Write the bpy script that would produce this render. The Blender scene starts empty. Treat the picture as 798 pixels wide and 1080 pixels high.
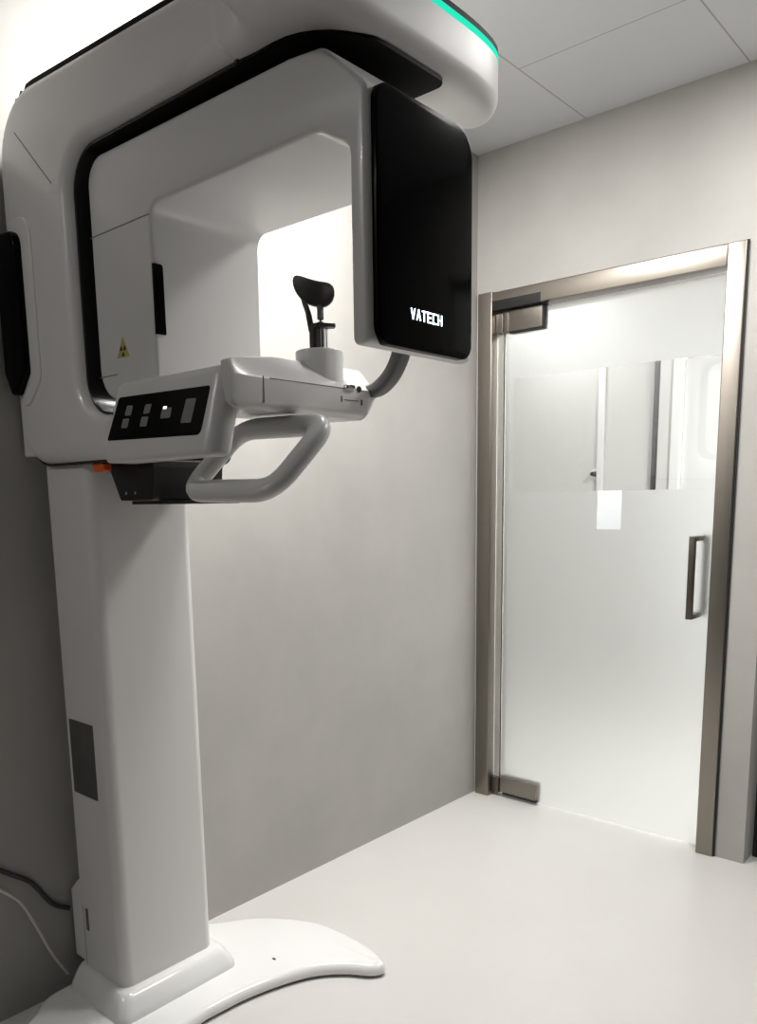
import bpy, bmesh, math
from mathutils import Vector, Matrix
S = bpy.context.scene
COL = S.collection
PI = math.pi

# ------------------------------------------------------------------ materials
def mat(name, color, rough=0.5, metal=0.0, emit=None, estr=0.0, coat=0.0, spec=0.5, bump=None, mottle=None):
    m = bpy.data.materials.new(name); m.use_nodes = True
    nt = m.node_tree; b = nt.nodes['Principled BSDF']
    b.inputs['Base Color'].default_value = (*color, 1)
    b.inputs['Roughness'].default_value = rough
    b.inputs['Metallic'].default_value = metal
    b.inputs['Coat Weight'].default_value = coat
    b.inputs['Specular IOR Level'].default_value = spec
    if emit:
        b.inputs['Emission Color'].default_value = (*emit, 1)
        b.inputs['Emission Strength'].default_value = estr
    tc = nt.nodes.new('ShaderNodeTexCoord')
    if mottle:                                   # (scale, second colour, amount)
        n = nt.nodes.new('ShaderNodeTexNoise'); n.inputs['Scale'].default_value = mottle[0]
        n.inputs['Detail'].default_value = 6; n.inputs['Roughness'].default_value = .62
        nt.links.new(tc.outputs['Object'], n.inputs['Vector'])
        r = nt.nodes.new('ShaderNodeMapRange'); r.inputs['From Min'].default_value = .3; r.inputs['From Max'].default_value = .7
        nt.links.new(n.outputs['Fac'], r.inputs['Value'])
        mx = nt.nodes.new('ShaderNodeMix'); mx.data_type = 'RGBA'
        mx.inputs[6].default_value = (*color, 1); mx.inputs[7].default_value = (*mottle[1], 1)
        nt.links.new(r.outputs['Result'], mx.inputs[0]); nt.links.new(mx.outputs[2], b.inputs['Base Color'])
    if bump:                                     # (scale, strength, distance)
        n2 = nt.nodes.new('ShaderNodeTexNoise'); n2.inputs['Scale'].default_value = bump[0]; n2.inputs['Detail'].default_value = 4
        nt.links.new(tc.outputs['Object'], n2.inputs['Vector'])
        bp = nt.nodes.new('ShaderNodeBump'); bp.inputs['Strength'].default_value = bump[1]; bp.inputs['Distance'].default_value = bump[2]
        nt.links.new(n2.outputs['Fac'], bp.inputs['Height']); nt.links.new(bp.outputs['Normal'], b.inputs['Normal'])
    return m

def brushed(name, color, rough):
    m = mat(name, color, rough, metal=1.0)
    nt = m.node_tree; b = nt.nodes['Principled BSDF']
    tc = nt.nodes.new('ShaderNodeTexCoord'); mp = nt.nodes.new('ShaderNodeMapping')
    mp.inputs['Scale'].default_value = (400, 400, 3)
    nt.links.new(tc.outputs['Object'], mp.inputs['Vector'])
    n = nt.nodes.new('ShaderNodeTexNoise'); n.inputs['Scale'].default_value = 1.0; n.inputs['Detail'].default_value = 2
    nt.links.new(mp.outputs['Vector'], n.inputs['Vector'])
    r = nt.nodes.new('ShaderNodeMapRange'); r.inputs['To Min'].default_value = rough-.06; r.inputs['To Max'].default_value = rough+.08
    nt.links.new(n.outputs['Fac'], r.inputs['Value']); nt.links.new(r.outputs['Result'], b.inputs['Roughness'])
    return m

def math_node(nt, op, a, b=None):
    n = nt.nodes.new('ShaderNodeMath'); n.operation = op
    for i, v in enumerate((a, b)):
        if v is None: continue
        if isinstance(v, (int, float)): n.inputs[i].default_value = v
        else: nt.links.new(v, n.inputs[i])
    return n.outputs[0]

def ceiling_mat():
    m = mat('ceiling_panels', (.55, .56, .57), .55)
    nt = m.node_tree; b = nt.nodes['Principled BSDF']
    tc = nt.nodes.new('ShaderNodeTexCoord'); sp = nt.nodes.new('ShaderNodeSeparateXYZ')
    nt.links.new(tc.outputs['Object'], sp.inputs[0])
    fx = math_node(nt, 'DIVIDE', math_node(nt, 'ADD', sp.outputs[0], 10*.572-.474), .572)
    jx = math_node(nt, 'LESS_THAN', math_node(nt, 'ABSOLUTE', math_node(nt, 'SUBTRACT', math_node(nt, 'FRACT', math_node(nt, 'ADD', fx, .5)), .5)), .0045)
    par = math_node(nt, 'MULTIPLY', math_node(nt, 'MODULO', math_node(nt, 'FLOOR', fx), 2), .6)
    fy = math_node(nt, 'DIVIDE', math_node(nt, 'ADD', math_node(nt, 'ADD', sp.outputs[1], .467+12), par), 1.2)
    jy = math_node(nt, 'LESS_THAN', math_node(nt, 'ABSOLUTE', math_node(nt, 'SUBTRACT', math_node(nt, 'FRACT', math_node(nt, 'ADD', fy, .5)), .5)), .0016)
    j = math_node(nt, 'MAXIMUM', jx, jy)
    mx = nt.nodes.new('ShaderNodeMix'); mx.data_type = 'RGBA'
    mx.inputs[6].default_value = (.65, .665, .68, 1); mx.inputs[7].default_value = (.36, .36, .36, 1)
    nt.links.new(j, mx.inputs[0]); nt.links.new(mx.outputs[2], b.inputs['Base Color'])
    return m

def frosted_mat():
    """glass leaf: acid-etched above and below a clear viewing band"""
    m = mat('etched_glass', (.965, .985, .975), .5)
    nt = m.node_tree; b = nt.nodes['Principled BSDF']
    b.inputs['Transmission Weight'].default_value = 1.0; b.inputs['IOR'].default_value = 1.45
    tc = nt.nodes.new('ShaderNodeTexCoord'); sp = nt.nodes.new('ShaderNodeSeparateXYZ')
    nt.links.new(tc.outputs['Object'], sp.inputs[0])
    inb = math_node(nt, 'MULTIPLY', math_node(nt, 'GREATER_THAN', sp.outputs[2], 1.352), math_node(nt, 'LESS_THAN', sp.outputs[2], 1.815))
    inx = math_node(nt, 'MULTIPLY', inb, math_node(nt, 'GREATER_THAN', sp.outputs[0], .165))
    rg = nt.nodes.new('ShaderNodeMapRange'); rg.inputs['To Min'].default_value = .42; rg.inputs['To Max'].default_value = 0.0
    nt.links.new(inx, rg.inputs['Value']); nt.links.new(rg.outputs['Result'], b.inputs['Roughness'])
    return m

M = dict(
    wall=mat('microcement_wall', (.47, .455, .43), .6, mottle=(1.6, (.385, .373, .352)), bump=(9, .06, .01)),
    wall_plain=mat('charcoal_wall', (.03, .029, .027), .7, mottle=(2, (.025, .024, .022))),
    wall_back=mat('taupe_wall', (.14, .135, .125), .7, mottle=(2, (.12, .115, .107))),
    floor=mat('vinyl_floor', (.63, .617, .595), .32, mottle=(3, (.605, .592, .57)), bump=(260, .05, .001)),
    ceiling=ceiling_mat(),
    white=mat('white_gloss_plastic', (.74, .73, .72), .28, coat=.25),
    satin=mat('white_satin_plastic', (.70, .69, .68), .42, spec=.35),
    pearl=mat('pearl_grey_plastic', (.66, .655, .65), .3, coat=.2),
    basew=mat('white_base_lacquer', (.82, .82, .81), .16, coat=.5),
    black=mat('black_gloss_panel', (.003, .003, .0035), .1, spec=.06),
    liner=mat('dark_gloss_liner', (.022, .023, .023), .25, spec=.4),
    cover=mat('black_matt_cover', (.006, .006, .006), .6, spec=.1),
    blackm=mat('black_satin_plastic', (.012, .012, .012), .4),
    grey=mat('dark_grey_plastic', (.10, .10, .10), .42),
    rubber=mat('dark_rubber', (.022, .021, .02), .45),
    chrome=mat('chrome', (.75, .75, .75), .12, metal=1),
    seam=mat('seam_line', (.16, .155, .15), .7),
    label=mat('grey_rating_label', (.10, .10, .09), .55, mottle=(18, (.075, .075, .07))),
    yellow=mat('warning_yellow', (.46, .36, .11), .5),
    inkb=mat('black_ink', (.01, .01, .01), .6),
    key=mat('grey_key', (.18, .18, .17), .5),
    led=mat('green_led', (.01, .2, .14), .6, spec=0, emit=(.02, .78, .50), estr=1.0),
    logo=mat('lit_lettering', (.8, .85, .95), .4, emit=(.72, .86, 1.0), estr=3.5),
    dot=mat('lit_indicator', (.9, .9, .9), .4, emit=(1, 1, .95), estr=1.6),
    orange=mat('orange_plastic', (.75, .13, .02), .4),
    steel=brushed('brushed_bronze_steel', (.27, .245, .215), .34),
    steeld=brushed('dark_bronze', (.16, .145, .12), .34),
    gap=mat('black_gasket', (.008, .008, .008), .6),
    glass=frosted_mat(),
    paper=mat('white_paper', (.80, .84, .86), .8, spec=.1),
    corridor=mat('corridor_wall', (.72, .71, .69), .6),
    doorw=mat('white_door', (.86, .86, .85), .45),
    cablew=mat('white_cable', (.72, .70, .65), .5),
)

# ------------------------------------------------------------------ mesh helpers
def link(name, verts, faces, m, parent=None, smooth=True, angle=35):
    me = bpy.data.meshes.new(name); me.from_pydata([tuple(v) for v in verts], [], faces)
    bm = bmesh.new(); bm.from_mesh(me)
    bmesh.ops.remove_doubles(bm, verts=bm.verts, dist=1e-6)
    bmesh.ops.recalc_face_normals(bm, faces=bm.faces)
    bm.to_mesh(me); bm.free()
    me.materials.append(m)
    if smooth:
        for p in me.polygons: p.use_smooth = True
        try: me.set_sharp_from_angle(angle=math.radians(angle))
        except Exception: pass
    o = bpy.data.objects.new(name, me); COL.objects.link(o)
    if parent: o.parent = parent
    return o

def empty(name, loc=(0, 0, 0)):
    o = bpy.data.objects.new(name, None); o.location = loc; COL.objects.link(o); return o

class MB:
    def __init__(s): s.v = []; s.f = []
    def add(s, v, f):
        n = len(s.v); s.v += [Vector(a) for a in v]; s.f += [tuple(i+n for i in q) for q in f]; return s
    def box(s, x0, x1, y0, y1, z0, z1):
        v = [(x, y, z) for x in (x0, x1) for y in (y0, y1) for z in (z0, z1)]
        return s.add(v, [(0, 1, 3, 2), (4, 6, 7, 5), (0, 4, 5, 1), (2, 3, 7, 6), (0, 2, 6, 4), (1, 5, 7, 3)])
    def loft(s, secs, cap=True, sym=0):
        n = len(secs[0]); v = [p for q in secs for p in q]; f = []
        for i in range(len(secs)-1):
            for j in range(n):
                k = (j+1) % n
                f.append((i*n+j, i*n+k, (i+1)*n+k, (i+1)*n+j))
        if cap and sym:      # outline mirrored about a line: caps as strips of quads between partners
            for base in (0, (len(secs)-1)*n):
                for i in range(sym//2): f.append(tuple(base+k % n for k in dict.fromkeys((i % n, (i+1) % n, (sym-i-1) % n, (sym-i) % n))))
                if sym < n: f.append(tuple(base+k for k in list(range(sym, n))+[0]))
        elif cap:
            f.append(tuple(range(n))[::-1]); f.append(tuple((len(secs)-1)*n+j for j in range(n)))
        return s.add(v, f)
    def build(s, name, m, parent=None, **k): return link(name, s.v, s.f, m, parent, **k)

def rpoly(pts, rad, d=0.0, seg=8):
    """polygon with rounded corners, inset by d (counter-clockwise points); same count for every d"""
    n = len(pts); out = []
    P = [Vector(p) for p in pts]
    area = sum(P[i].x*P[(i+1) % n].y-P[(i+1) % n].x*P[i].y for i in range(n))
    rad = [rad]*n if isinstance(rad, (int, float)) else list(rad)
    if area < 0: P.reverse(); rad.reverse()
    def off(i):
        a, b = P[i], P[(i+1) % n]; t = (b-a).normalized(); nn = Vector((-t.y, t.x))
        return a+nn*d, t
    for i in range(n):
        (a, ta), (b, tb) = off((i-1) % n), off(i)
        cr = ta.x*tb.y-ta.y*tb.x
        if abs(cr) < 1e-6: c = b
        else:
            w = b-a; c = a+ta*((w.x*tb.y-w.y*tb.x)/cr)
        r = rad[i]
        r = max(r-d, .0012) if cr > 0 else (max(r+d, .0012))
        ang = math.atan2(cr, ta.dot(tb)); h = abs(ang)/2
        L = r*math.tan(h)
        p0 = c-ta*L
        nn = Vector((-ta.y, ta.x))*(1 if cr > 0 else -1)
        ctr = p0+nn*r
        for k in range(seg+1):
            t = ang*k/seg; v = p0-ctr
            out.append(ctr+Vector((v.x*math.cos(t)-v.y*math.sin(t), v.x*math.sin(t)+v.y*math.cos(t))))
    return out

def ax(axis, p, h):
    return {'y': Vector((p.x, h, p.y)), 'z': Vector((p.x, p.y, h)), 'x': Vector((h, p.x, p.y))}[axis]

def prism(pts, rad, axis, a, b, fil=0.0, fil2=None, seg=8, nf=5, mb=None):
    """rounded profile pushed along an axis, both rims rounded over by a fillet"""
    mb = mb or MB(); fil2 = fil if fil2 is None else fil2
    secs = []
    if fil > 0:
        for k in range(nf+1):
            t = k/nf*PI/2
            secs.append([ax(axis, p, a+fil*(1-math.sin(t))) for p in rpoly(pts, rad, fil*(1-math.cos(t)), seg)][:])
        secs = secs[::-1]   # t=PI/2 : cap, inset = fil ; t=0 : side
    else: secs.append([ax(axis, p, a) for p in rpoly(pts, rad, 0, seg)])
    if fil2 > 0:
        for k in range(nf+1):
            t = k/nf*PI/2
            secs.append([ax(axis, p, b-fil2*(1-math.sin(t))) for p in rpoly(pts, rad, fil2*(1-math.cos(t)), seg)])
    else: secs.append([ax(axis, p, b) for p in rpoly(pts, rad, 0, seg)])
    return mb.loft(secs)

def rect(a0, a1, b0, b1): return [(a0, b0), (a1, b0), (a1, b1), (a0, b1)]
def rbox(x0, x1, y0, y1, z0, z1, r=.004, fil=.002, axis='z', seg=5, mb=None):
    if axis == 'z': return prism(rect(x0, x1, y0, y1), r, 'z', z0, z1, fil, seg=seg, nf=3, mb=mb)
    if axis == 'y': return prism(rect(x0, x1, z0, z1), r, 'y', y0, y1, fil, seg=seg, nf=3, mb=mb)
    return prism(rect(y0, y1, z0, z1), r, 'x', x0, x1, fil, seg=seg, nf=3, mb=mb)

def catmull(pts, n=8, closed=False):
    P = [Vector(p) for p in pts]; out = []; N = len(P)
    R = range(N) if closed else range(N-1)
    for i in R:
        p1, p2 = P[i], P[(i+1) % N]
        p0 = P[(i-1) % N] if closed or i > 0 else p1*2-p2
        p3 = P[(i+2) % N] if closed or i+2 < N else p2*2-p1
        for k in range(n):
            t = k/n
            out.append(.5*((2*p1)+(p2-p0)*t+(2*p0-5*p1+4*p2-p3)*t*t+(3*p1-p0-3*p2+p3)*t**3))
    if not closed: out.append(P[-1])
    return out

def sweep(path, ra, rb=None, up=Vector((0, 0, 1)), closed=False, n=14, power=2.0, mb=None):
    """tube along a path; super-ellipse section, ra across, rb along 'up'"""
    mb = mb or MB(); rb = rb or ra; N = len(path); secs = []
    for i, p in enumerate(path):
        a = path[(i-1) % N] if closed or i > 0 else p; b = path[(i+1) % N] if closed or i < N-1 else p
        t = (b-a).normalized(); s = t.cross(up)
        if s.length < 1e-4: s = t.cross(Vector((1, 0, 0)))
        s.normalize(); u = s.cross(t)
        A = ra(i/(N-1)) if callable(ra) else ra; B = rb(i/(N-1)) if callable(rb) else rb
        q = []
        for k in range(n):
            w = 2*PI*k/n; c, sn = math.cos(w), math.sin(w)
            q.append(p+s*A*math.copysign(abs(c)**(2/power), c)+u*B*math.copysign(abs(sn)**(2/power), sn))
        secs.append(q)
    if closed: secs.append(secs[0])
    return mb.loft(secs, cap=not closed)

def cyl(p0, p1, r0, r1=None, n=20, mb=None):
    p0, p1 = Vector(p0), Vector(p1)
    r1 = r0 if r1 is None else r1
    return sweep([p0, p1], (lambda t: r0+(r1-r0)*t), (lambda t: r0+(r1-r0)*t), up=Vector((0, 0, 1)) if abs((p1-p0).normalized().z) < .9 else Vector((1, 0, 0)), n=n, mb=mb)

def dome_disc(c, axis, r, h, fil, mb=None, n=28):
    """short round slab with a rounded rim, standing along axis from c"""
    c = Vector(c); axis = Vector(axis).normalized()
    s = axis.orthogonal().normalized(); u = axis.cross(s); secs = []
    prof = [(r, 0), (r, h-fil)]+[(r-fil*(1-math.cos(k/4*PI/2)), h-fil+fil*math.sin(k/4*PI/2)) for k in range(1, 5)]
    for rr, hh in prof: secs.append([c+axis*hh+(s*math.cos(2*PI*k/n)+u*math.sin(2*PI*k/n))*rr for k in range(n)])
    return (mb or MB()).loft(secs)

def struct(o): o['kind'] = 'structure'; return o
def tag(o, label, cat, group=None):
    o['label'] = label; o['category'] = cat
    if group: o['group'] = group
    return o

# ------------------------------------------------------------------ room
H = 2.7
XR, YB = 3.3, -4.3
struct(MB().box(-.12, XR+.1, YB-.1, 2.4, -.1, 0).build('floor', M['floor'], smooth=False))
struct(MB().box(-.12, XR+.1, YB-.1, .12, H, H+.1).build('ceiling', M['ceiling'], smooth=False))
struct(MB().box(-.12, 0, YB, .12, 0, H).build('wall_left', M['wall'], smooth=False))
w = MB()
w.box(0, .012, 0, .12, 0, H); w.box(.012, 1.079, 0, .12, 2.161, H); w.box(1.079, 1.181, 0, .12, 0, H); w.box(1.181, 2.25, 0, .12, 2.2, H); w.box(2.25, XR, 0, .12, 0, H)
struct(w.build('wall_door', M['wall'], smooth=False))
struct(MB().box(XR, XR+.1, YB, .12, 0, H).build('wall_right', M['wall_plain'], smooth=False))
struct(MB().box(-.12, XR+.1, YB-.1, YB, 0, H).build('wall_back', M['wall_back'], smooth=False))
# the corridor seen through the glass
CY = 2.2
struct(MB().box(-2.2, XR+.1, CY, CY+.1, 0, H).build('wall_corridor', M['corridor'], smooth=False))
struct(MB().box(-2.3, -2.2, .12, CY, 0, H).build('wall_corridor_left', M['corridor'], smooth=False))
struct(MB().box(XR, XR+.1, .12, CY, 0, H).build('wall_corridor_right', M['corridor'], smooth=False))
struct(MB().box(-2.3, XR+.1, .12, CY+.1, H, H+.1).build('ceiling_corridor', M['doorw'], smooth=False))
struct(MB().box(-2.3, -.12, .0, CY+.1, -.1, 0).build('floor_corridor', M['floor'], smooth=False))
struct(MB().box(-2.3, -.12, .02, .12, 0, H).build('wall_corridor_near', M['corridor'], smooth=False))
tr = rbox(-.515, -.47, CY-.02, CY, 0, 2.3).build('trim_1', M['doorw']); struct(tr)
tr = rbox(-.135, -.095, CY-.03, CY, 0, 2.3).build('trim_2', M['grey']); struct(tr)
d3 = struct(empty('door_3', (.0, CY, 0)))
d3.location = (0, 0, 0)
rbox(-.09, .0, CY-.05, CY, 0, 2.3).build('door_frame', M['corridor'], d3)
rbox(.0, .06, CY-.07, CY, 0, 2.2).build('door_casing', M['doorw'], d3)
rbox(.06, 1.0, CY-.03, CY, 0, 2.15).build('door_panel', M['doorw'], d3)
d2 = struct(empty('door_2')); d2.location = (0, 0, 0)
rbox(1.186, 2.24, .085, .115, .0, 2.2, axis='y').build('door_frame', M['gap'], d2)
rbox(1.222, 2.21, .075, .084, .02, 2.17, axis='y').build('door_panel', M['pearl'], d2)

lk = empty('wall_lock', (-.53, CY, 1.48))
tag(lk, 'small oval white lock plate with black knob seen through the clear glass band', 'lock')
dome_disc((0, 0, 0), (0, -1, 0), .036, .01, .005).build('plate', M['doorw'], lk)
cyl((0, -.01, 0), (0, -.05, 0), .017, .014).build('knob', M['blackm'], lk)

# ------------------------------------------------------------------ glass door
d1 = struct(empty('door_1'))
rbox(.013, .082, -.014, .122, 0, 2.162, .004, .002).build('jamb', M['steel'], d1)
rbox(1.012, 1.074, -.014, .122, 0, 2.157, .004, .002).build('jamb', M['steel'], d1)
MB().box(1.074, 1.0795, -.008, .11, 0, 2.155).build('shadow_gap', M['gap'], d1, smooth=False)
hd = rbox(.082, 1.012, -.012, .122, 2.088, 2.157, .003, .002).build('head', M['steel'], d1)
leaf = MB().box(.121, 1.008, .03, .04, .012, 2.078).build('glass_leaf', M['glass'], d1, smooth=False)
MB().box(.0825, .1165, .03, .04, .09, 2.0).build('side_strip', M['glass'], d1, smooth=False)
MB().box(.1165, .1205, .028, .042, .09, 2.0).build('edge_seal', M['gap'], d1, smooth=False)
# patch fittings
h1 = rbox(.148, .300, .012, .058, 2.0, 2.082, .003, .002, 'y').build('hinge_patch', M['steel'], d1)
rbox(.146, .306, .016, .054, 1.994, 2.086, .003, .001, 'y').build('gasket', M['gap'], h1)
rbox(.083, .119, .012, .058, 2.0, 2.076, .003, .002, 'y').build('pivot_block', M['steel'], h1)
rbox(.123, .147, .012, .058, 2.0, 2.076, .003, .002, 'y').build('pivot_block', M['steel'], h1)
rbox(.0825, .306, -.0128, .05, 2.0865, 2.124, .002, .0005, 'y').build('recess_shade', M['gap'], h1)  # black block for the shade inside a recess; the head itself is uncut
h2 = rbox(.130, .312, .012, .058, .024, .096, .003, .002, 'y').build('hinge_patch', M['steel'], d1)
rbox(.083, .121, .012, .058, .016, .086, .003, .002, 'y').build('pivot_block', M['steeld'], h2)
rbox(.121, .130, .02, .05, .018, .09, .002, .001, 'y').build('gasket', M['gap'], h2)
rbox(.14, .312, .016, .054, .012, .024, .002, .001, 'y').build('drag_seal', M['gap'], h2)
def pull(y_bar, y_glass):
    a, b = sorted((y_bar-.007, y_bar+.007)); mb = MB()
    rbox(.945, .969, a, b, .888, 1.186, .003, .002, mb=mb)
    lo, hi = sorted((y_bar, y_glass))
    rbox(.945, .969, lo, hi, 1.168, 1.186, .003, .001, 'y', mb=mb)
    rbox(.945, .969, lo, hi, .888, .906, .003, .001, 'y', mb=mb)
    return mb.build('pull_handle', M['steeld'], d1)
pull(-.045, .03); pull(.105, .04)
pn = rbox(.552, .652, .0285, .0295, 1.203, 1.352, .001, .0002, 'y').build('paper_notice', M['paper'])
tag(pn, 'small blank white paper sheet stuck on the frosted glass door', 'paper')

# ------------------------------------------------------------------ dental scanner
YC = -1.82
def Y(d): return YC+d
sc = empty('dental_scanner', (.166, YC, 0))
tag(sc, 'large white dental x-ray scanner with black display panel and green light strip on a column', 'x-ray scanner')
T = Matrix.Translation((-.166, -YC, 0))
_top = []
def part(mb, name, m, parent=None, **k):
    """world-space mesh hung under the scanner (or under one of its parts)"""
    for v in mb.v: v -= Vector((.166, YC, 0))
    return mb.build(name, m, parent or sc, **k)

# base plate: symmetrical two-lobed foot
far = [(.03, .17), (.045, .255), (.084, .300), (.148, .388), (.25, .462), (.345, .498), (.47, .502), (.57, .487), (.625, .462), (.632, .435), (.605, .405), (.552, .372), (.492, .306), (.450, .205), (.426, .10), (.418, .0)]
half = far[:-1]
outl = [(x, YC+d) for x, d in half]+[(.418, YC)]+[(x, YC-d) for x, d in half[::-1]]
cur = catmull([(x, y, 0) for x, y in outl], 5, closed=True)
hp = cur[:5*(len(half)-1)+1]; hp = [Vector((.03, YC, 0))]+hp+[Vector((.418, YC, 0))]     # rear centre -> apex -> front centre
ia = max(range(len(hp)), key=lambda i: hp[i].y)
def at_y(branch, y):
    for p, q in zip(branch, branch[1:]):
        if (p.y-y)*(q.y-y) <= 0 and abs(p.y-q.y) > 1e-9: return p.lerp(q, (y-p.y)/(q.y-p.y)).x
    return branch[-1].x
rear, front = hp[:ia+1], hp[ia:]
ym = hp[ia].y-YC; nb = 44
ds = [ym*math.sin(PI/2*k/nb) for k in range(nb+1)]
fx_ = [at_y(front, YC+d) for d in ds]; rx_ = [at_y(rear, YC+d) for d in ds]
dl = list(range(nb, -1, -1))
cur = [Vector((rx_[k], YC+ds[k], 0)) for k in dl]+[Vector((rx_[k], YC-ds[k], 0)) for k in range(1, nb+1)]
cur += [Vector((fx_[k], YC-ds[k], 0)) for k in range(nb-1, -1, -1)]+[Vector((fx_[k], YC+ds[k], 0)) for k in range(1, nb)]
def inset(c, d):
    n = len(c); out = []
    for i in range(n):
        t = (c[(i+1) % n]-c[i-1]).normalized(); out.append(c[i]+Vector((t.y, -t.x, 0))*(d))
    return out
ar = sum(cur[i].x*cur[(i+1) % len(cur)].y-cur[(i+1) % len(cur)].x*cur[i].y for i in range(len(cur)))
sg = -1 if ar > 0 else 1
secs = [[p+Vector((0, 0, .004)) for p in inset(cur, sg*.008)], [p+Vector((0, 0, .0105)) for p in inset(cur, sg*.001)]]
for k in range(0, 7):
    t = k/6*PI/2; rr = .022
    secs.append([p+Vector((0, 0, .018+rr*math.sin(t))) for p in inset(cur, sg*rr*(1-math.cos(t)))])
SY = len(cur)
bp = part(MB().loft(secs, sym=SY), 'base_plate', M['basew'])
part(MB().loft([[p+Vector((0, 0, 0)) for p in inset(cur, sg*.016)], [p+Vector((0, 0, .006)) for p in inset(cur, sg*.016)]], sym=SY), 'foot_pad', M['blackm'], bp)
part(rbox(.372, .384, -1.560, -1.553, .039, .0408, .001, .0003), 'screw_cap', M['gap'], bp)
# plinth collar
secs = []
for z, gx0, gx1, hw, r in ((.036, .045, .322, .185, .03), (.048, .045, .320, .184, .03), (.058, .046, .316, .181, .03), (.082, .05, .302, .168, .028), (.092, .052, .294, .161, .026), (.097, .054, .287, .155, .024), (.0985, .056, .278, .148, .02)):
    secs.append([ax('z', p, z) for p in rpoly(rect(gx0, gx1, Y(-hw), Y(hw)), r, 0, 7)])
pl = part(MB().loft(secs), 'plinth', M['basew'])
# column
co = part(prism(rect(.066, .266, Y(-.1415), Y(.1415)), [.012, .03, .03, .012], 'z', .09, 1.60, 0), 'column', M['white'])
part(rbox(.088, .204, -1.9625, -1.9605, .592, .788, .003, .0004, 'y'), 'rating_label', M['label'], co)
part(prism([(.014, .10), (.07, .10), (.07, .345), (.045, .325), (.014, .295)], .006, 'y', -1.958, -1.682, .006), 'cable_cover', M['white'], co)
part(rbox(.096, .108, -1.963, -1.960, .205, .268, .003, .0006, 'y'), 'socket', M['grey'], co)
part(rbox(.082, .0835, -1.9618, -1.960, .10, .27, .0004, .0002, 'y'), 'seam', M['seam'], co)

# carriage frame: C-shaped side profile
FW = .175
prof = [(.018, 1.424), (.42, 1.424), (.42, 1.520), (.312, 1.520), (.312, 2.060), (.86, 2.056), (.86, 2.196), (.018, 2.244)]
rads = [.105, .03, .02, .085, .085, .01, .01, .15]
fr = part(prism(prof, rads, 'y', Y(-FW), Y(FW), .03, seg=10, nf=6), 'carriage_frame', M['white'])
mb = MB()
mb.loft([[ax('y', p, yy) for p in rpoly(prof, rads, -.0045, 10)] for yy in (Y(-.153), Y(.153))])
part(mb, 'edge_band', M['liner'], fr)
po, pi_ = rpoly(prof, rads, -.0085, 10), rpoly(prof, rads, .02, 10)
ti = sorted([i for i in range(len(po)) if po[i].y > 2.10 and (po[i].x < .2 or po[i].y > 2.18)], key=lambda i: po[i].x-po[i].y)
part(MB().loft([[ax('y', po[i], Y(-.158)), ax('y', po[i], Y(.158)), ax('y', pi_[i], Y(.158)), ax('y', pi_[i], Y(-.158))] for i in ti]), 'top_strip', M['cover'], fr)
# joint between upright and arm
a, b = Vector((.115, Y(-FW)-.0004, 2.150)), Vector((.262, Y(-FW)-.0004, 2.008)); t = (b-a).normalized(); q = Vector((-t.z, 0, t.x))*.0012
part(MB().loft([[a-q, a+q, b+q, b-q], [v+Vector((0, .002, 0)) for v in (a-q, a+q, b+q, b-q)]]), 'seam', M['seam'], fr, smooth=False)
# side pod, rear bracket, status lamp
pod = [(.008, 1.64), (.036, 1.588), (.066, 1.588), (.112, 1.635), (.112, 1.945), (.008, 1.955)]
part(prism(pod, [.02, .01, .012, .02, .035, .01], 'y', -2.016, -1.94, .010, 0), 'side_pod', M['black'], fr)
pod2 = [(.052, 1.60), (.062, 1.562), (.090, 1.562), (.155, 1.615), (.155, 1.975), (.052, 1.975)]
part(prism(pod2, [.02, .01, .02, .04, .05, .01], 'y', -1.9995, -1.95, .0045, 0), 'pod_surround', M['white'], fr)
part(rbox(.012, .075, -1.985, -1.66, 1.445, 1.60, .008, .004), 'rear_bracket', M['white'], fr)
part(rbox(.30, .345, -1.968, -1.945, 1.400, 1.421, .006, .004, 'y'), 'release_catch', M['orange'], fr)

# arm head: flares out in plan around the rotation axis
HF = [(.60, .12), (.66, .1735), (.80, .1752), (.885, .178), (.932, .222), (.966, .315), (1.0, .350), (1.045, .343), (1.078, .300), (1.093, .22), (1.096, .10)]
HN = HF+[(1.096, 0)]+[(x, -y) for x, y in HF[::-1]]
HS = 5*(len(HN)-1)
def head_outline(d):
    c = catmull([(x, YC+y, 0) for x, y in HN], 5, closed=True); A = sum(c[i].x*c[(i+1) % len(c)].y-c[(i+1) % len(c)].x*c[i].y for i in range(len(c)))
    return inset(c, (-1 if A > 0 else 1)*d)
def head_secs(zd): return [[p+Vector((0, 0, z)) for p in head_outline(d)] for z, d in zd]
zd = [(2.056+.036*(1-math.sin(t)), .036*(1-math.cos(t))) for t in [PI/2*(1-k/7) for k in range(8)]]
ah = part(MB().loft(head_secs(zd+[(2.12, 0), (2.150, 0), (2.1505, .002)]), sym=HS), 'arm_head', M['satin'])
part(MB().loft(head_secs([(2.1505, .004), (2.161, .004)]), sym=HS), 'light_channel', M['white'], ah)
# green strip: only round the front of the head
o0, o1 = head_outline(-.0006), head_outline(.006); idx = [i for i in range(len(o0)) if o0[i].x > 1.040]
part(MB().loft([[o0[i]+Vector((0, 0, 2.1505)), o0[i]+Vector((0, 0, 2.1615)), o1[i]+Vector((0, 0, 2.1615)), o1[i]+Vector((0, 0, 2.1505))] for i in idx]), 'light_strip', M['led'], ah)
part(MB().loft([[Vector((max(p.x, .865), p.y, p.z)) for p in q] for q in head_secs([(2.1612, .0), (2.172, .0), (2.179, .008), (2.181, .02)])], sym=HS), 'top_cover', M['cover'], ah)
part(prism(rect(.345, 1.078, Y(-.150), Y(.142)), [.04, .13, .022, .04], 'z', 2.0515, 2.059, .001), 'shade_plate', M['cover'], ah)  # shade between head and gantry, put in as a flat black plate

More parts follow.
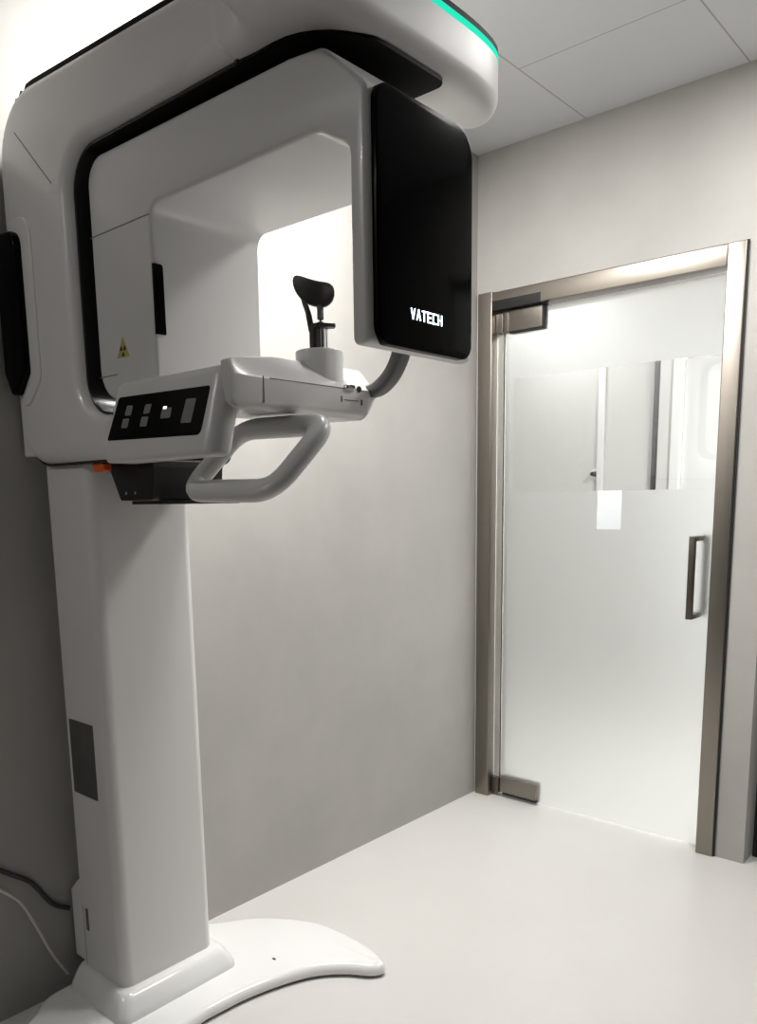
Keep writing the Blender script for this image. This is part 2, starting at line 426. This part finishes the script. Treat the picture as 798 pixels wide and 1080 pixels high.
# rotating gantry: inverted U
GW = .14
gp = [(.345, 1.548), (.560, 1.548), (.565, 1.905), (1.03, 1.905), (1.098, 1.868), (1.098, 1.572), (1.133, 1.572), (1.133, 1.945), (1.045, 2.022), (.97, 2.030), (.345, 2.042)]
gr_ = [.07, .02, .028, .05, .03, .012, .012, .03, .04, .02, .055]
ga = part(prism(gp, gr_, 'y', Y(-GW), Y(GW), .0085, seg=8, nf=4), 'rotating_gantry', M['pearl'])
bpn = part(prism(rect(Y(-.127), Y(.127), 1.573, 1.952), [.028, .028, .05, .03], 'x', 1.128, 1.1435, 0, .0025, seg=8), 'black_panel', M['black'], ga)
# lit lettering on the panel (stroke letters, read from +x: y runs to the right)
def letters(word, y0, z0, w_, h, gap, th):
    L = {'V': [((0, 1), (.5, 0)), ((.5, 0), (1, 1))], 'A': [((0, 0), (.5, 1)), ((.5, 1), (1, 0)), ((.22, .32), (.78, .32))],
         'T': [((0, 1), (1, 1)), ((.5, 1), (.5, 0))], 'E': [((0, 0), (0, 1)), ((0, 1), (1, 1)), ((0, .5), (.9, .5)), ((0, 0), (1, 0))],
         'C': [((1, 1), (0, 1)), ((0, 1), (0, 0)), ((0, 0), (1, 0))], 'H': [((0, 0), (0, 1)), ((1, 0), (1, 1)), ((0, .5), (1, .5))]}
    mb = MB()
    for i, ch in enumerate(word):
        for (a, b) in L[ch]:
            A = Vector((0, y0+i*(w_+gap)+a[0]*w_, z0+a[1]*h)); B = Vector((0, y0+i*(w_+gap)+b[0]*w_, z0+b[1]*h))
            t = (B-A).normalized(); n = Vector((0, -t.z, t.y))*th; A = A-t*th; B = B+t*th
            f = [A+n, A-n, B-n, B+n]
            mb.loft([[v+Vector((1.1434, 0, 0)) for v in f], [v+Vector((1.1446, 0, 0)) for v in f]])
    return mb
part(letters('VATECH', -1.866, 1.621, .0090, .0150, .0056, .00105), 'lettering', M['logo'], ga, smooth=False)
part(dome_disc((.75, YC, 2.022), (0, 0, 1), .11, .030, .003), 'occluder_disc', M['blackm'], ga)  # added disc, blocks light leaking through the gap under the head
# joint lines, collimator window, warning sticker on the tube-head leg
mb = MB(); mb.box(.3455, .562, Y(-GW)-.0004, Y(-GW)+.001, 1.8865, 1.889); mb.box(.5645, .5655, Y(-GW)+.009, Y(GW)-.005, 1.8862, 1.8888)
part(mb, 'seam', M['seam'], ga, smooth=False)
part(prism(rect(-1.958, -1.936, 1.664, 1.798), [.001, .001, .006, .001], 'x', .560, .5668, 0, .0008), 'collimator_window', M['black'], ga)
MBt = MB(); MBt.loft([[Vector((x, yy, z)) for x, z in ((.419, 1.633), (.466, 1.633), (.444, 1.674))] for yy in (Y(-GW)-.0006, Y(-GW)+.001)])
st = part(MBt, 'warning_sticker', M['yellow'], ga, smooth=False)
mb = MB(); cx_, cz_, yy = .4430, 1.6465, Y(-GW)-.0009
for k in range(3):                                # trefoil blades
    a0 = PI/2+k*2*PI/3+PI
    pts = [Vector((cx_+.0028*math.cos(a0+s), yy, cz_+.0028*math.sin(a0+s))) for s in (-.5, .5)]+[Vector((cx_+.0115*math.cos(a0+s), yy, cz_+.0115*math.sin(a0+s))) for s in (.5, .17, -.17, -.5)]
    mb.loft([pts, [p+Vector((0, .0006, 0)) for p in pts]])
part(mb, 'trefoil_symbol', M['inkb'], ga, smooth=False)
part(MB().box(.3455, .415, Y(-GW)-.0004, Y(-GW)+.001, 1.600, 1.6022), 'seam', M['seam'], ga, smooth=False)

# control console: tilted face, rounded right end, and the chin arm running to the rear
secs = []
z0, z1 = 1.408, 1.566
def con(z, d):
    s = (z-1.412)/.148
    yn = -2.075+.039*s
    return [ax('z', p, z) for p in rpoly([(.530, yn), (.874, yn), (.874, yn+.05), (.530, -2.0)], [.012, .030, .018, .012], d, 8)]
for k in range(6):
    t = (1-k/5)*PI/2; secs.append(con(z0+.012*(1-math.sin(t)), .012*(1-math.cos(t))))
for s in (.25, .5, .75): secs.append(con(z0+.012+(z1-z0-.03)*s, 0))
for k in range(7):
    t = k/6*PI/2; secs.append(con(z1-.018+.018*math.sin(t), .018*(1-math.cos(t))))
cc = part(MB().loft(secs), 'control_console', M['pearl'])
P0 = Vector((.53, -2.075, 1.412)); U = Vector((1, 0, 0)); V = Vector((0, .039, .148)).normalized(); N = U.cross(V)
def plate(uv, rad, h0, h1, fil=.0004):
    mb = MB(); seg = 5
    def at(pl, h): return [P0+U*p.x+V*p.y+N*h for p in pl]
    return mb.loft([at(rpoly(uv, rad, 0, seg), h0), at(rpoly(uv, rad, 0, seg), h1-fil), at(rpoly(uv, rad, fil, seg), h1)])
part(plate([(.004, .041), (.306, .034), (.312, .121), (.021, .1265)], [.004, .012, .006, .008], -.002, .0012), 'touch_panel', M['black'], cc)
for uv in ([(.0535, .087), (.0755, .086), (.0775, .1055), (.056, .107)], [(.0475, .063), (.070, .062), (.072, .081), (.050, .0815)],
           [(.117, .0856), (.138, .0855), (.141, .1032), (.120, .1036)], [(.112, .0614), (.135, .0607), (.1375, .0792), (.114, .0803)]):
    part(plate(uv, .003, .0008, .0018), 'button', M['key'], cc)
part(plate([(.176, .0719), (.2075, .0712), (.2085, .0905), (.178, .0925)], .003, .0008, .0018), 'screen_key', M['key'], cc)
part(plate([(.181, .0895), (.192, .089), (.1925, .094), (.1815, .0945)], .002, .0016, .0022), 'indicator_lamp', M['dot'], cc)
part(plate([(.2425, .0588), (.2735, .0575), (.2785, .1012), (.2485, .1024)], .003, .0008, .0018), 'display_key', M['key'], cc)

# chin arm (profile x-z, pushed along y, far end cut on a slant)
ap = [(.70, 1.494), (.870, 1.490), (.887, 1.498), (.889, 1.545), (.826, 1.598), (.70, 1.598)]
secs = []
for yy, d, endz in ((-2.036, .010, 0), (-2.032, .004, 0), (-2.024, 0, 0), (-2.0, 0, 0), (-1.96, 0, 0), (-1.92, 0, 0), (-1.885, 0, 0), (-1.69, 0, 0), (-1.672, .0, 1), (-1.662, .004, 1), (-1.656, .010, 1)):
    sec = []; k = .15+.85*min(1, max(0, (yy+2.03)/.14))
    for p in rpoly(ap, [.012, .006, .012, .004, .02, .01], d, 5):
        y = yy
        if endz: y += max(-.03, min(.022, (p.y-1.535)*.62))
        sec.append(Vector((.889-(.889-p.x)*k, y, p.y if p.y < 1.552 else 1.552+(p.y-1.552)*(.35+.65*k))))
    secs.append(sec)
ca = part(MB().loft(secs), 'chin_arm', M['pearl'])
part(MB().box(.8885, .8895, -1.95, -1.668, 1.5445, 1.5458), 'seam', M['seam'], ca, smooth=False)
part(MB().box(.8885, .8896, -1.9655, -1.9642, 1.502, 1.548), 'seam', M['seam'], ca, smooth=False)
part(rbox(.884, .8935, -1.757, -1.731, 1.543, 1.553, .003, .001, 'x'), 'slider', M['chrome'], ca)
part(dome_disc((.887, -1.716, 1.547), (1, 0, 0), .006, .004, .001), 'slider_stop', M['inkb'], ca)
mb = MB(); mb.box(.8885, .8896, -1.7668, -1.7652, 1.519, 1.530); mb.box(.8885, .8896, -1.7095, -1.7072, 1.5165, 1.5275); mb.box(.8885, .8895, -1.758, -1.718, 1.5233, 1.5242)
part(mb, 'scale_mark', M['inkb'], ca, smooth=False)
# temple support curving off the far end
tp = catmull([(.868, -1.662, 1.548), (.905, -1.672, 1.552), (.940, -1.678, 1.570), (.966, -1.684, 1.597), (.980, -1.688, 1.622)], 6)
part(sweep(tp, .0165, .0145, up=Vector((-.6, 0, .8)), power=4, n=20), 'temple_support', M['grey'])

# chin rest
CX, CYc = .826, -1.762
ch = part(dome_disc((CX, CYc, 1.540), (0, 0, 1), .047, .081, .003), 'chin_rest_base', M['pearl'])
part(cyl((CX-.004, CYc-.006, 1.62), (CX-.004, CYc-.006, 1.668), .0115), 'post', M['blackm'], ch)
part(cyl((CX+.006, CYc+.006, 1.62), (CX+.006, CYc+.006, 1.664), .0105), 'post', M['chrome'], ch)
part(prism([(CX-.016, CYc-.018), (CX+.010, CYc-.018), (CX+.036, CYc+.012), (CX+.022, CYc+.024), (CX-.006, CYc+.010)], .006, 'z', 1.664, 1.672, .002), 'clip', M['blackm'], ch)
R0 = Vector((CX-.007, CYc-.012, 1.668)); R1 = Vector((CX+.004, CYc+.002, 1.668))
rt = Vector((.7535, .6573, 0)).normalized()        # direction across the cup
fwd = Vector((rt.y, -rt.x, 0)); Z = Vector((0, 0, 1))
part(sweep(catmull([R0-Z*.01, R0-rt*.006+Z*.024, R0-rt*.014+Z*.048-fwd*.008, R0-rt*.020+Z*.072-fwd*.016], 6), .0045, .006), 'fork', M['blackm'], ch)
part(sweep(catmull([R1-Z*.01, R1+Z*.024, R1-rt*.001+Z*.048-fwd*.012, R1+rt*.002+Z*.072-fwd*.018], 6), .0065, .006), 'fork', M['grey'], ch)
# cup: a curved kidney plate with thickness
def cup_pt(s, v, off):
    fw = Vector((rt.y, -rt.x, 0))
    c = Vector((CX-.004, CYc-.006, 1.748))
    return c+rt*(s*.040)+fw*(.016*s*s-.010+off)+Vector((0, 0, v))
ns = 25; secs = []
for i in range(ns):
    s = -.999*math.cos(PI*i/(ns-1))
    ze = -.006-.010*s                                  # height of the rounded ends
    zt = ze+.017*math.sqrt(1-abs(s)**5)-.002*(1-s*s); zb = ze-.006-.029*(1-abs(s)**2.6)**.6
    if zt-zb < .004: zt = zb+.004
    ring = []
    for k in range(16):
        w_ = 2*PI*k/16; ring.append(cup_pt(s*1.0, (zt+zb)/2+(zt-zb)/2*math.copysign(abs(math.cos(w_))**.6, math.cos(w_)), .009*math.copysign(abs(math.sin(w_))**.7, math.sin(w_))))
    secs.append(ring)
part(MB().loft(secs), 'chin_cup', M['rubber'], ch)

# patient handle: closed loop tilted outward
A = Vector((.704, -2.0, 1.351)); B = Vector((.945, -2.0, 1.348)); C_ = Vector((.965, -1.885, 1.465)); D_ = Vector((.725, -1.885, 1.470))
def round_loop(pts, r, n=7):
    out = []; N_ = len(pts)
    for i in range(N_):
        p, a, b = pts[i], pts[i-1], pts[(i+1) % N_]
        u, v = (a-p).normalized(), (b-p).normalized()
        for k in range(n+1):
            t = k/n; q0 = p+u*r; q1 = p+v*r
            out.append((q0*(1-t)+p*t)*(1-t)+(p*(1-t)+q1*t)*t)
    return out
loop = round_loop([A, B, C_, D_], .048)
nrm = (B-A).cross(D_-A).normalized()
part(sweep(loop, .0225, .0155, up=nrm, closed=True, n=18, power=2.6), 'patient_handle', M['pearl'])
# bracket under the carriage
part(rbox(.36, .67, -1.985, -1.905, 1.436, 1.492, .01, .006), 'support_beam', M['white'])
br = part(prism([(.300, 1.418), (.345, 1.335), (.470, 1.335), (.480, 1.406), (.480, 1.424), (.30, 1.424)], .006, 'y', -1.93, -1.74, .004), 'under_bracket', M['blackm'])
part(rbox(.345, .555, -1.905, -1.75, 1.3265, 1.3345, .01, .002), 'tray', M['blackm'], br)
for x in (.372, .408): part(dome_disc((x, -1.9295, 1.352), (0, -1, 0), .0035, .002, .0008), 'screw', M['chrome'], br)

# cables behind the column
cb = sweep(catmull([(.012, -2.32, .55), (.014, -2.20, .415), (.016, -2.155, .375), (.02, -2.10, .315), (.022, -2.065, .235), (.022, -2.035, .155), (.02, -2.012, .105), (.016, -1.985, .055)], 6), .0034).build('white_cable', M['cablew'])
tag(cb, 'thin white cable drooping down the dark wall behind the scanner column', 'cable')
cb = sweep(catmull([(.010, -2.30, .62), (.010, -2.20, .47), (.010, -2.12, .40), (.010, -2.06, .350), (.010, -2.01, .272), (.012, -1.965, .24)], 6), .0065).build('black_cable', M['rubber'])
tag(cb, 'thicker black cable running along the wall to the back of the scanner column', 'cable')

# ------------------------------------------------------------------ light
W = (1, .982, .955)
def area(name, loc, size, power, color=(1, .97, .93), rot=(0, 0, 0), spread=180):
    l = bpy.data.lights.new(name, 'AREA'); l.shape = 'DISK'; l.size = size; l.energy = power; l.color = color; l.spread = math.radians(spread)
    o = bpy.data.objects.new(name, l); o.location = loc; o.rotation_euler = rot; COL.objects.link(o); return o
area('downlight_wall', (.42, -1.36, 2.69), .4, 48, W)
area('downlight_room', (1.6, -.62, 2.69), .5, 22, W)
area('fill_rear', (.16, -3.85, 2.69), .25, 10, W)  # added fill behind the camera for the near faces, no known fixture
area('corridor_lamp', (-.75, 1.75, 2.68), .4, 9, (1, 1, 1))
area('corridor_lamp_far', (1.5, .9, 2.68), .5, 76, (1, 1, 1))
wd = bpy.data.worlds.new('world'); S.world = wd; wd.use_nodes = True
wd.node_tree.nodes['Background'].inputs[0].default_value = (.02, .02, .02, 1)

# ------------------------------------------------------------------ camera
cam = bpy.data.cameras.new('camera'); co_ = bpy.data.objects.new('camera', cam); COL.objects.link(co_)
r_ = Vector((0.7535, 0.6573, -0.0137)).normalized(); f_ = Vector((-0.6502, 0.7418, -0.1643)).normalized()
r_ = (r_-f_*r_.dot(f_)).normalized(); u_ = r_.cross(f_)
mw = Matrix.Identity(4)
for i in range(3): mw[i][0] = r_[i]; mw[i][1] = u_[i]; mw[i][2] = -f_[i]; mw[i][3] = (2.0051, -2.9407, 1.3302)[i]
co_.matrix_world = mw
cam.sensor_fit = 'VERTICAL'; cam.sensor_height = 36; cam.sensor_width = 26.6
cam.lens = 847.99/1080*36
cam.shift_y = (668.14-540)/1080
cam.clip_start = .05
S.camera = co_
S.view_settings.view_transform = 'Standard'; S.view_settings.look = 'None'
S.view_settings.exposure = 0.0; S.view_settings.gamma = 1
S.view_settings.use_curve_mapping = False
